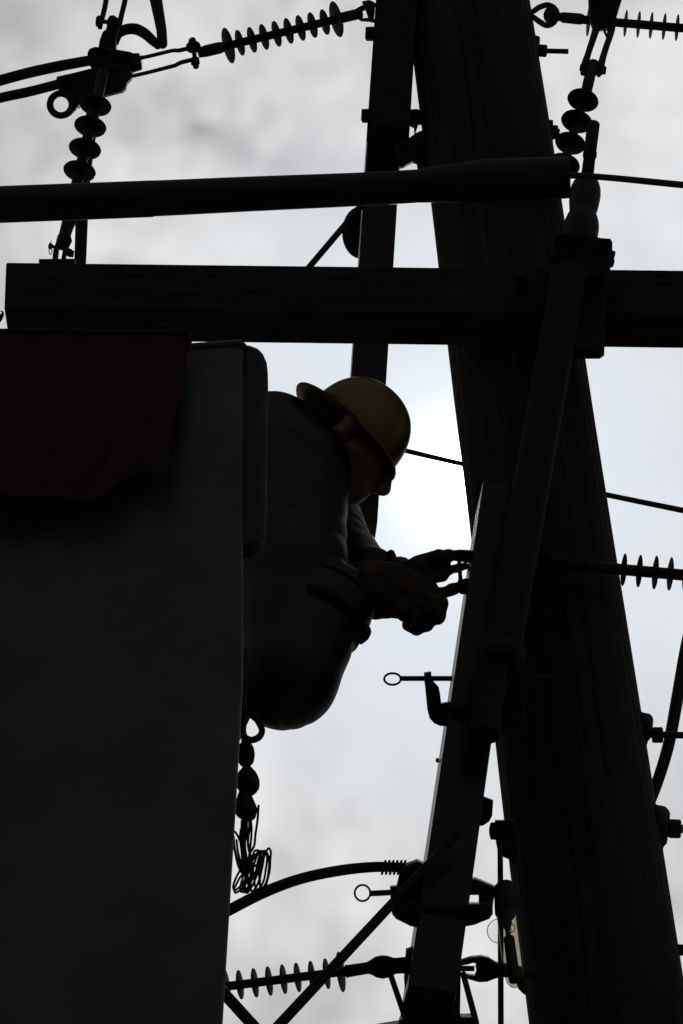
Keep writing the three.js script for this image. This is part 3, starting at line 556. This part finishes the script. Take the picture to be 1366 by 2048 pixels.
// red cloth hung over the rim
{
  const H = HK - 0.035, t = thing('red_cloth', 'dark red cloth hung over the bucket rim, cut off by the picture edge', 'cloth', P(190, 820, H));
  const nu = 44, nv = 36, pos = [], uv = [], idx = [], top = P(0, 664, H);
  const edge = (v) => THREE.MathUtils.lerp(381, 334, v) + 5 * Math.sin(v * 7) * v;               // free side edge
  for (let j = 0; j <= nv; j++) for (let i = 0; i <= nu; i++) {
    const u = i / nu, v = j / nv;
    const ss = Math.max(0, Math.min(1, (u - 0.6) / 0.3)), yb = 970 + 36 * Math.min(1, u / 0.68) - 58 * ss * ss * (3 - 2 * ss) + 5 * Math.sin(u * 19 + 1);   // lower hem
    const x = THREE.MathUtils.lerp(-130, edge(v), u), y = THREE.MathUtils.lerp(661 + 5 * u, yb, v);
    const w = 0.016 * Math.sin(u * 15 + v * 3 + 1.5 * N3(u * 3, v * 2, 8)) * (0.12 + v) + 0.014 * N3(u * 5, v * 4, 3) * (0.2 + v);
    const p = P(x, y, H - 0.006 - Math.abs(w)); pos.push(p.x, p.y, p.z); uv.push(u * 0.55, v * 0.4);
  }
  for (let j = 0; j < nv; j++) for (let i = 0; i < nu; i++) { const a = j * (nu + 1) + i, b = a + nu + 1; idx.push(a, b, a + 1, a + 1, b, b + 1); }
  const g = new THREE.BufferGeometry(); g.setAttribute('position', new THREE.Float32BufferAttribute(pos, 3)); g.setAttribute('uv', new THREE.Float32BufferAttribute(uv, 2)); g.setIndex(idx); g.computeVertexNormals();
  // thickness: back side 4 mm behind, joined along the hem
  const back = g.clone(), bp = back.attributes.position, bn = g.attributes.normal; for (let i = 0; i < bp.count; i++) bp.setXYZ(i, bp.getX(i) - bn.getX(i) * 0.004, bp.getY(i) - bn.getY(i) * 0.004, bp.getZ(i) - bn.getZ(i) * 0.004);
  const id2 = []; for (let k = 0; k < idx.length; k += 3) id2.push(idx[k], idx[k + 2], idx[k + 1]); back.setIndex(id2); back.computeVertexNormals();
  part(t, 'cloth', [g, back], M.red);
  part(t, 'folded_hem', px([[-130, 660, 8], [0, 661, 8], [130, 662, 8], [280, 665, 9], [376, 666, 10], [381, 676, 9], [379, 690, 6]], H - 0.01, { seg: 10, steps: 40 }), M.red);
  part(t, 'tie', px([[-20, 650, 14], [-4, 640, 14], [3, 632, 9], [6, 626, 4], [2, 622, 3]], H - 0.01, { seg: 10 }), M.red);
}
// ------------------------------------------------------------------ tools hung at the bucket's far side
{
  const H = 5.48, t = thing('snap_hook', 'curved steel hook at the bucket edge under the worker\'s elbow', 'hook', P(492, 1425, H));
  part(t, 'hook', px([[488, 1400, 12], [488, 1440, 12], [487, 1466, 12], [492, 1476, 13], [504, 1480, 14], [518, 1474, 14], [524, 1462, 13], [519, 1448, 13], [511, 1436, 12], [507, 1428, 9]], H, { seg: 14, steps: 60, round: true }), M.darkSteel);
  part(t, 'mounting_strap', px([[488, 1300, 14], [487, 1420, 14]], H), M.strap);
}
{
  const H = 5.5, t = thing('block_chain', 'three rounded blocks strung one under another below the hook', 'pulley blocks', P(495, 1500, H));
  const c = M.darkSteel;
  part(t, 'link', px([[486, 1470, 8], [487, 1500, 8], [490, 1540, 7], [490, 1600, 7], [488, 1640, 8]], H, { seg: 10 }), M.steel);
  part(t, 'block', px([[488, 1484, 10], [490, 1489, 24], [491, 1498, 34], [491, 1510, 38], [491, 1521, 34], [489, 1529, 22], [488, 1531, 8]], H, { seg: 24, steps: 30 }), c);
  part(t, 'block', px([[486, 1538, 16], [490, 1541, 28], [493, 1550, 40], [495, 1562, 48], [495, 1572, 48], [492, 1581, 36], [489, 1586, 16]], H, { seg: 24, steps: 30 }), c);
  part(t, 'block', px([[488, 1584, 22], [489, 1590, 28], [490, 1605, 38], [492, 1620, 46], [492, 1630, 40], [489, 1637, 20]], H, { seg: 24, steps: 30 }), c);
  part(t, 'cord', px([[498, 1526, 3.4], [500, 1536, 3.4], [499, 1546, 3.4]], H, { seg: 8 }), M.steel);
}
{
  const H = 5.5, t = thing('wire_bundle', 'tangle of looped thin wires dangling below the blocks at the bucket edge', 'wire bundle', P(495, 1640, H)), r = rng(7);
  const strand = (l, w = 5) => part(t, 'wire_loop', px(l.map(([x, y], i) => [x, y, w, H + 0.012 * Math.sin(i * 1.7 + l[0][0])]), H, { seg: 7, steps: l.length * 9 }), M.cable);
  strand([[517, 1611], [515, 1640], [511, 1668], [508, 1692], [500, 1706]]);
  strand([[500, 1628], [503, 1660], [501, 1690], [497, 1720], [492, 1760]]);
  strand([[494, 1630], [494, 1670], [498, 1700], [502, 1730], [500, 1765]]);
  strand([[489, 1625], [488, 1670], [490, 1710], [496, 1745]]);
  strand([[467, 1672], [470, 1700], [478, 1728], [490, 1750], [492, 1764]]);
  strand([[473, 1680], [476, 1704], [484, 1730], [493, 1742]]);
  strand([[498, 1620], [499, 1652], [496, 1690], [503, 1722], [507, 1758]], 5.5);
  strand([[484, 1640], [483, 1680], [488, 1718], [494, 1748], [498, 1776]], 6);
  strand([[491, 1640], [489, 1690], [492, 1716], [494, 1752]], 7);
  for (const [cx, cy, rx, ry, rot] of [[522, 1740, 10, 40, 0.2], [514, 1742, 9, 42, 0.24], [506, 1744, 9, 44, 0.3], [528, 1740, 9, 36, 0.12], [500, 1745, 10, 42, 0.42], [487, 1760, 8, 30, 0.6], [512, 1716, 8, 16, 0.2], [496, 1760, 7, 26, 0.3], [478, 1706, 8, 44, -0.22], [490, 1700, 8, 48, -0.1], [531, 1738, 8, 42, 0.16], [484, 1752, 9, 32, 0.5]])
    part(t, 'wire_loop', sweep(arcPx(cx, cy, rx, ry, 12, 0, 2 * Math.PI, rot).map(([x, y], i) => { const p = P(x + (r() - 0.5) * 1.4, y + (r() - 0.5) * 1.4, H + 0.02 * Math.sin(i * Math.PI / 6)); return [p, 2.35 * p.s]; }), { closed: true, steps: 64, seg: 7 }), M.cable);
}

// ------------------------------------------------------------------ the worker
const HW = 5.95, O = P(650, 1100, HW), S = O.s;
const toView = (p) => { const d = p.clone().sub(O); return V(d.dot(RX), d.dot(UY), -d.dot(FZ)); };
const J = (x, y, h) => toView(P(x, y, h));
const M4V = new THREE.Matrix4().makeBasis(RX, UY, FZ.clone().negate()).setPosition(O);
const smin = (a, b, k) => { const h = Math.max(0, k - Math.abs(a - b)) / k; return Math.min(a, b) - h * h * k / 4; };
function cap(a, b, ra, rb) {                                             // distance to a tapered capsule
  const d = b.clone().sub(a), l2 = d.lengthSq();
  return (x, y, z) => { const px_ = x - a.x, py_ = y - a.y, pz_ = z - a.z; let t = l2 ? (px_ * d.x + py_ * d.y + pz_ * d.z) / l2 : 0; t = t < 0 ? 0 : t > 1 ? 1 : t; return Math.hypot(px_ - d.x * t, py_ - d.y * t, pz_ - d.z * t) - (ra + (rb - ra) * t); };
}
function blend(list, k) { return (x, y, z) => { let d = list[0](x, y, z); for (let i = 1; i < list.length; i++) d = smin(d, list[i](x, y, z), k); return d; }; }
function surface(f, lo, hi, cell) {                                      // field -> mesh in the view frame -> world
  const n = Math.ceil(Math.max(hi.x - lo.x, hi.y - lo.y, hi.z - lo.z) / cell) + 4, half = n / 2, c = lo.clone().add(hi).multiplyScalar(0.5);
  const mc = new MarchingCubes(n, new THREE.MeshBasicMaterial(), false, false, 400000); mc.isolation = 0;
  for (let k = 0; k < n; k++) for (let j = 0; j < n; j++) for (let i = 0; i < n; i++) {
    const x = c.x + (i - half) * cell, y = c.y + (j - half) * cell, z = c.z + (k - half) * cell;
    const inside = i > 1 && j > 1 && k > 1 && i < n - 2 && j < n - 2 && k < n - 2;
    mc.field[i + j * n + k * n * n] = (x < lo.x - cell || x > hi.x + cell || y < lo.y - cell || y > hi.y + cell || z < lo.z - cell || z > hi.z + cell || !inside) ? -1 : -f(x, y, z);
  }
  mc.update();
  const cnt = mc.count ?? mc.geometry.drawRange.count, pos = new Float32Array(cnt * 3), nor = new Float32Array(cnt * 3), uv = new Float32Array(cnt * 2), e = cell * 0.5;
  for (let i = 0; i < cnt; i++) {
    const x = c.x + mc.positionArray[i * 3] * half * cell, y = c.y + mc.positionArray[i * 3 + 1] * half * cell, z = c.z + mc.positionArray[i * 3 + 2] * half * cell;
    pos.set([x, y, z], i * 3);
    const g = V(f(x + e, y, z) - f(x - e, y, z), f(x, y + e, z) - f(x, y - e, z), f(x, y, z + e) - f(x, y, z - e)).normalize(); nor.set([g.x, g.y, g.z], i * 3);
    uv.set([x + z * 0.6, y + z * 0.4], i * 2);
  }
  const g = new THREE.BufferGeometry(); g.setAttribute('position', new THREE.BufferAttribute(pos, 3)); g.setAttribute('normal', new THREE.BufferAttribute(nor, 3)); g.setAttribute('uv', new THREE.BufferAttribute(uv, 2));
  g.applyMatrix4(M4V); return g;
}
const r_ = (w) => w * S;
// head frame: forward along the tilted brim, up out of the crown, side towards the camera
const TILT = 0.32, ang = 42 * Math.PI / 180;
const hU = V(Math.cos(ang), -Math.sin(ang), 0), hN0 = V(Math.sin(ang), Math.cos(ang), 0);
const hN = hN0.clone().multiplyScalar(Math.cos(TILT)).add(V(0, 0, -Math.sin(TILT))), hW = hU.clone().cross(hN).negate();
if (hW.z < 0) hW.negate();
const HC = J(693, 860, HW + 0.0);
const hp = (u, n, w = 0) => HC.clone().addScaledVector(hU, u * S).addScaledVector(hN, n * S).addScaledVector(hW, w * S);
function ell(c, a, b, cc) {                                              // ellipsoid in the head frame
  return (x, y, z) => { const dx = x - c.x, dy = y - c.y, dz = z - c.z, u = (dx * hU.x + dy * hU.y + dz * hU.z) / a, n = (dx * hN.x + dy * hN.y + dz * hN.z) / b, w = (dx * hW.x + dy * hW.y + dz * hW.z) / cc, q = Math.hypot(u, n, w); return (q - 1) * Math.min(a, b, cc); };
}
const hcap = (a, b, ra, rb) => cap(hp(...a), hp(...b), r_(ra), r_(rb ?? ra));
{
  const world = thing('person', 'worker in yellow hard hat and rubber sleeves, bent over with gloved hands at the bar', 'person', P(330, 2300, 6.2));
  // joints
  const hip = J(262, 1600, 6.2), chest = J(470, 1140, 6.14), upper = J(560, 960, 6.1), neckB = J(600, 930, 6.06);
  const shN = J(590, 912, 5.96), elN = J(570, 1352, 5.9), cuN = J(660, 1203, 5.9), shF = J(640, 1020, 6.22), elF = J(650, 1200, 6.26);
  const upV = V(0, RX.y * 0 + UY.y, -FZ.y);
  const down = V(-RX.y, -UY.y, FZ.y).normalize();                        // straight down in the view frame
  const leg = (s) => { const h0 = hip.clone().add(V(0.075 * s, 0, 0)), k = h0.clone().addScaledVector(down, 0.42), a = h0.clone().addScaledVector(down, 0.84); return [h0, k, a]; };
  // body: head, neck, trunk, arms, hands and legs as one skin
  const head = [
    ell(hp(8, 14), r_(98), r_(102), r_(80)), ell(hp(58, -58), r_(60), r_(60), r_(56)), hcap([92, -104, -8], [92, -104, 8], 17), hcap([120, -2], [139, -40], 9, 13),
    hcap([132, -46, -12], [132, -46, 12], 9), hcap([112, -78, -20], [112, -78, 20], 11), hcap([106, -93, -16], [106, -93, 16], 10), hcap([104, 12, -38], [104, 12, 38], 13),
    hcap([-4, -34, 78], [-2, -8, 84], 14, 18), hcap([-4, -34, -78], [-2, -8, -84], 14, 18), hcap([84, -34, 44], [40, -40, 62], 20), hcap([84, -34, -44], [40, -40, -62], 20)];
  const headF = blend(head, r_(16));
  const neck = cap(hp(-10, -60), neckB, r_(62), r_(70));
  const trunk = [cap(hip, chest, r_(120), r_(125)), cap(chest, upper, r_(125), r_(95)), cap(shN, shF, r_(70), r_(60)), neck];
  const limbs = [cap(shN, elN, r_(56), r_(46)), cap(elN, J(740, 1180, 5.92), r_(46), r_(34)), cap(shF, elF, r_(50), r_(42)), cap(elF, J(800, 1142, 6.06), r_(42), r_(30))];
  for (const s of [-1, 1]) { const [a, k, f] = leg(s); limbs.push(cap(a, k, 0.085, 0.06), cap(k, f, 0.06, 0.045), cap(f, f.clone().add(V(0.14, 0, 0)), 0.045, 0.04)); }
  const bodyF = blend([...trunk, ...limbs], r_(45));
  const bodyG = surface((x, y, z) => Math.max(smin(bodyF(x, y, z), headF(x, y, z), r_(24))), V(-0.85, -1.35, -0.75), V(0.4, 0.45, 0.75), 0.0125);
  const fine = surface((x, y, z) => smin(headF(x, y, z), neck(x, y, z), r_(24)), HC.clone().add(V(-0.17, -0.2, -0.17)), HC.clone().add(V(0.22, 0.16, 0.17)), 0.0032);
  const body = part(world, 'body', [bodyG, fine], M.skin);
  for (const s of [-1, 1]) { const c = hp(94, -12, 32 * s).applyMatrix4(M4V); const g = new THREE.SphereGeometry(0.0125, 16, 12); g.translate(c.x, c.y, c.z); part(body, 'eye', g, M.eye); }
  const hairF = ell(hp(2, 10), r_(103), r_(106), r_(86)), cutU = hp(44, -20), cutN = hp(0, -62);
  part(body, 'hair', surface((x, y, z) => { const q = V(x, y, z), a = q.clone().sub(cutU).dot(hU), b = -q.clone().sub(cutN).dot(hN); const top = q.clone().sub(hp(0, 16)).dot(hN); return Math.max(top, hairF(x, y, z) - 0.002 * N3(x * 90, y * 90, z * 90), a, b + 0.004 * N3(x * 120, y * 120, 3)); }, HC.clone().add(V(-0.17, -0.2, -0.17)), HC.clone().add(V(0.22, 0.16, 0.17)), 0.0036), M.hair);
  // clothes over it
  const wr = (f, amp, q) => (x, y, z) => f(x, y, z) - amp * N3(x * q + 3, y * q, z * q) - amp * 0.5 * N3(x * q * 2.3, y * q * 2.3, z * q * 2.3 + 5);
  const shirtF = wr(blend([cap(hip, chest, r_(150), r_(150)), cap(chest, upper, r_(150), r_(116)), cap(upper, shF, r_(100), r_(88)), cap(neckB, hp(-26, -104), r_(86), r_(70))], r_(50)), 0.009, 13);
  part(world, 'shirt', surface(shirtF, V(-0.7, -0.75, -0.6), V(0.3, 0.38, 0.45), 0.0115), M.shirt);
  const legsF = wr(blend([-1, 1].flatMap((s) => { const [a, k, f] = leg(s); return [cap(a, k, 0.115, 0.09), cap(k, f, 0.09, 0.075)]; }).concat([cap(hip, hip.clone().addScaledVector(down, 0.1), r_(152), r_(140))]), 0.05), 0.008, 12);
  part(world, 'trousers', surface(legsF, V(-0.85, -1.25, -0.5), V(0.1, -0.3, 0.7), 0.0135), M.trousers);
  // near rubber sleeve: shoulder, down to the bent elbow, up to the cuff
  const slN0 = wr(blend([cap(J(545, 890, 5.98), J(600, 940, 5.95), r_(112), r_(96)), cap(J(585, 940, 5.95), J(575, 1150, 5.92), r_(112), r_(118)), cap(J(570, 1150, 5.92), elN, r_(112), r_(103))], r_(34)), 0.003, 9);
  const foreN = cap(elN, cuN, r_(102), r_(82));
  const slN = (x, y, z) => smin(slN0(x, y, z), foreN(x, y, z), r_(12)) + 0.0035 * Math.pow(1 - Math.min(1, Math.abs(N3(x * 5, y * 9 + x * 6, z * 5)) * 6), 2);
  const sleeveN = part(world, 'rubber_sleeve', surface(slN, V(-0.3, -0.42, -0.35), V(0.14, 0.36, 0.4), 0.0085), M.sleeve);
  const cd = cuN.clone().sub(elN).normalize(), q1 = new THREE.Quaternion().setFromUnitVectors(V(0, 0, 1), cd);
  const rimN = new THREE.TorusGeometry(r_(80), r_(7), 12, 60); rimN.applyQuaternion(q1); { const c = cuN.clone().addScaledVector(cd, r_(22)); rimN.translate(c.x, c.y, c.z); rimN.applyMatrix4(M4V); } 
  part(sleeveN, 'cuff_rim', rimN, M.sleeve);
  part(sleeveN, 'cuff', sweep([[-62, 84], [-60, 92], [-30, 92], [-2, 91], [10, 88], [12, 82]].map(([d, w]) => [cuN.clone().addScaledVector(cd, r_(d)).applyMatrix4(M4V), r_(w)]), { straight: true, seg: 48 }), M.sleeve);
  part(sleeveN, 'button', px([[722, 1284, 10], [729, 1274, 18], [733, 1263, 20], [730, 1250, 14]], 5.91, { seg: 14, steps: 20, round: true }), M.strap);
  // far sleeve
  const slF = wr(blend([cap(shF, J(690, 1130, 6.16), r_(80), r_(72)), cap(J(690, 1130, 6.16), J(742, 1150, 6.1), r_(66), r_(58))], r_(40)), 0.005, 14);
  part(world, 'rubber_sleeve', surface(slF, V(-0.16, -0.26, -0.5), V(0.2, 0.2, 0.2), 0.009), M.sleeve);
  // near glove: wide gauntlet, palm turned up, fingers closed round the tool, forefinger out
  const h = 5.93;
  const fin = (pts, rs) => pts.slice(1).map((p, i) => cap(J(...pts[i]), J(...p), r_(rs[i]), r_(rs[i + 1])));
  const gN = [cap(J(690, 1178, h), J(752, 1180, h), r_(52), r_(52)), cap(J(752, 1180, h), J(790, 1182, h), r_(52), r_(44)), cap(J(790, 1178, h), J(838, 1200, h), r_(46), r_(44)), cap(J(836, 1190, h), J(846, 1218, h + 0.02), r_(32), r_(38))];
  const gNf = blend(gN, r_(26));
  const fN = [
    fin([[848, 1190, h - 0.02], [880, 1188, h - 0.02], [902, 1180, h - 0.02], [932, 1168, h - 0.02]], [16, 12, 11, 11]),
    fin([[850, 1198, h - 0.03], [880, 1206, h - 0.04], [876, 1234, h - 0.03], [852, 1240, h - 0.01]], [17, 15, 14, 13]),
    fin([[840, 1214, h - 0.02], [862, 1226, h - 0.045], [858, 1250, h - 0.03], [836, 1250, h]], [17, 15, 14, 13]),
    fin([[826, 1226, h], [842, 1240, h - 0.035], [834, 1258, h - 0.02], [816, 1250, h + 0.01]], [16, 14, 13, 12]),
    fin([[800, 1206, h - 0.02], [812, 1236, h - 0.045], [836, 1250, h - 0.05]], [18, 15, 13])].map((f) => blend(f, r_(7)));
  const gloveN = (x, y, z) => { let d = gNf(x, y, z); for (const f of fN) d = smin(d, f(x, y, z), r_(7)); return d - 0.0016 * N3(x * 60, y * 60, z * 60); };
  part(world, 'rubber_glove', surface(gloveN, J(640, 1290, h).add(V(0, 0, -0.16)), J(945, 1090, h).add(V(0, 0, 0.16)), 0.0042), M.glove);
  // far glove: flared gauntlet end, hand reaching to the bar
  const hf = 6.0;
  const gF = [cap(J(770, 1150, hf + 0.06), J(792, 1152, hf + 0.05), r_(34), r_(28)), cap(J(788, 1154, hf + 0.05), J(842, 1138, hf), r_(28), r_(23)), cap(J(842, 1136, hf), J(874, 1127, hf), r_(25), r_(27))];
  const gFf = blend(gF, r_(14)), cuffF = cap(J(782, 1108, hf + 0.02), J(800, 1160, hf + 0.02), r_(9), r_(10));
  const fF = [
    fin([[874, 1118, hf], [896, 1110, hf - 0.01], [914, 1111, hf - 0.01], [932, 1116, hf]], [13, 11, 10, 9]),
    fin([[878, 1132, hf - 0.01], [898, 1140, hf - 0.02], [916, 1136, hf - 0.02], [930, 1132, hf - 0.01]], [12, 9, 8, 8]),
    fin([[872, 1140, hf + 0.01], [884, 1152, hf - 0.01], [872, 1156, hf - 0.02]], [13, 11, 10]),
    fin([[864, 1142, hf + 0.02], [872, 1152, hf], [860, 1154, hf - 0.01]], [13, 11, 9]),
    fin([[858, 1122, hf - 0.02], [878, 1110, hf - 0.045], [900, 1112, hf - 0.05]], [13, 11, 9])].map((f) => blend(f, r_(6)));
  const gloveF = (x, y, z) => { let d = smin(gFf(x, y, z), cuffF(x, y, z), r_(8)); for (const f of fF) d = smin(d, f(x, y, z), r_(7)); return d - 0.0012 * N3(x * 60, y * 60, z * 60); };
  part(world, 'rubber_glove', surface(gloveF, J(724, 1190, hf).add(V(0, 0, -0.16)), J(945, 1070, hf).add(V(0, 0, 0.13)), 0.0038), M.glove);
  // hard hat
  const pos = [], uv = [], idx = [], nu = 56, nv = 26;
  const dome = (a, v, k) => {                                            // a round the crown, v from brim to apex
    const e = 2 / 2.3, ca = Math.cos(a), sa = Math.sin(a), f = v * Math.PI / 2, c = Math.pow(Math.cos(f), e), s = Math.pow(Math.sin(f), e);
    const ridge = 1 + 0.035 * Math.exp(-Math.pow(sa * c / 0.16, 2)) * s;
    return hp(17 + 109 * k * ca * c, -4 + 129 * k * s * ridge, 97 * k * sa * c);
  };
  for (let j = 0; j <= nv; j++) for (let i = 0; i <= nu; i++) { const p = dome(i / nu * 2 * Math.PI, j / nv, 1); pos.push(p.x, p.y, p.z); uv.push(i / nu * 0.6, j / nv * 0.25); }
  for (let j = 0; j < nv; j++) for (let i = 0; i < nu; i++) { const a = j * (nu + 1) + i, b = a + nu + 1; idx.push(a, b, a + 1, a + 1, b, b + 1); }
  const dg = new THREE.BufferGeometry(); dg.setAttribute('position', new THREE.Float32BufferAttribute(pos, 3)); dg.setAttribute('uv', new THREE.Float32BufferAttribute(uv, 2)); dg.setIndex(idx); dg.computeVertexNormals(); dg.applyMatrix4(M4V);
  const hat = part(world, 'hard_hat', dg, M.hat);
  const bp = [], bu = [], bi = [], rows = [[104, 0.0, -1], [120, -1, 0], [134, -6, 1], [138, -9, 1], [137, -13, 1], [132, -12, 1], [118, -7, 0], [100, -6, -1]];
  for (let j = 0; j < rows.length; j++) for (let i = 0; i <= nu; i++) {
    const a = i / nu * 2 * Math.PI, ca = Math.cos(a), sa = Math.sin(a), [rr, dn, o] = rows[j], ex = rr - 104;
    const outU = ca < 0 ? 109 + ex * 1.35 : 109 + ex * 0.42, outW = 97 + ex * 0.8;
    const p = hp(17 + outU * ca, dn - 2 + (ca < 0 ? -dn * 0.6 + 8 * ca * ca * (ex / 34) : 0), outW * sa); bp.push(p.x, p.y, p.z); bu.push(i / nu, j / 8);
  }
  for (let j = 0; j < rows.length - 1; j++) for (let i = 0; i < nu; i++) { const a = j * (nu + 1) + i, b = a + nu + 1; bi.push(a, a + 1, b, a + 1, b + 1, b); }
  const bg = new THREE.BufferGeometry(); bg.setAttribute('position', new THREE.Float32BufferAttribute(bp, 3)); bg.setAttribute('uv', new THREE.Float32BufferAttribute(bu, 2)); bg.setIndex(bi); bg.computeVertexNormals(); bg.applyMatrix4(M4V);
  part(hat, 'brim', bg, M.hat);
  const sv = (l, w) => sweep(l.map((q) => [hp(...q).applyMatrix4(M4V), w]), { steps: 30, seg: 8 });
  part(hat, 'headband', sweep(Array.from({ length: 20 }, (_, i) => { const a = i / 20 * 2 * Math.PI; return [hp(12 + 100 * Math.cos(a), -14, 86 * Math.sin(a)).applyMatrix4(M4V), 0.006]; }), { closed: true, steps: 60, seg: 8 }), M.strap);
}
// fitting on the bar that the worker is tightening
{
  const H = 5.9, t = thing('work_clamp', 'small bolted fitting on the bar, held by both gloves', 'clamp', P(920, 1140, H));
  part(t, 'stem', px([[917, 1104, 9], [919, 1130, 8], [922, 1176, 9]], H, { seg: 12 }), M.steel);
  part(t, 'head', plate([[904, 1102], [918, 1099], [940, 1100], [958, 1108], [958, 1124], [932, 1126], [918, 1122], [905, 1118]], H, 0.04, { bevel: 0.004 }), M.darkSteel);
  part(t, 'foot', plate([[916, 1160], [940, 1156], [960, 1160], [960, 1190], [920, 1188]], H, 0.04, { bevel: 0.004 }), M.darkSteel);
}
// the worker's own bucket, behind the near one
{
  const dirX = V(1, 0, 0), dirZ = V(0, 0, -1), c0 = P(395, 1420, 5.93), cs = [0, 0.03, 0.4, 0.98].map((k) => c0.clone().add(V(-0.03 * k, -k, 0)));
  const t = thing('lift_bucket', 'second lift bucket behind the near one, holding the worker', 'lift bucket', cs[3]);
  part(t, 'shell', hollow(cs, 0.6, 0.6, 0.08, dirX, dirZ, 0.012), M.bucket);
}

// ------------------------------------------------------------------ draw
const renderer = new THREE.WebGLRenderer({ antialias: true });
renderer.setSize(683, 1024);
renderer.toneMapping = THREE.LinearToneMapping;
renderer.toneMappingExposure = EXPOSURE;
renderer.outputColorSpace = THREE.SRGBColorSpace;
renderer.shadowMap.enabled = true;
renderer.render(scene, camera);
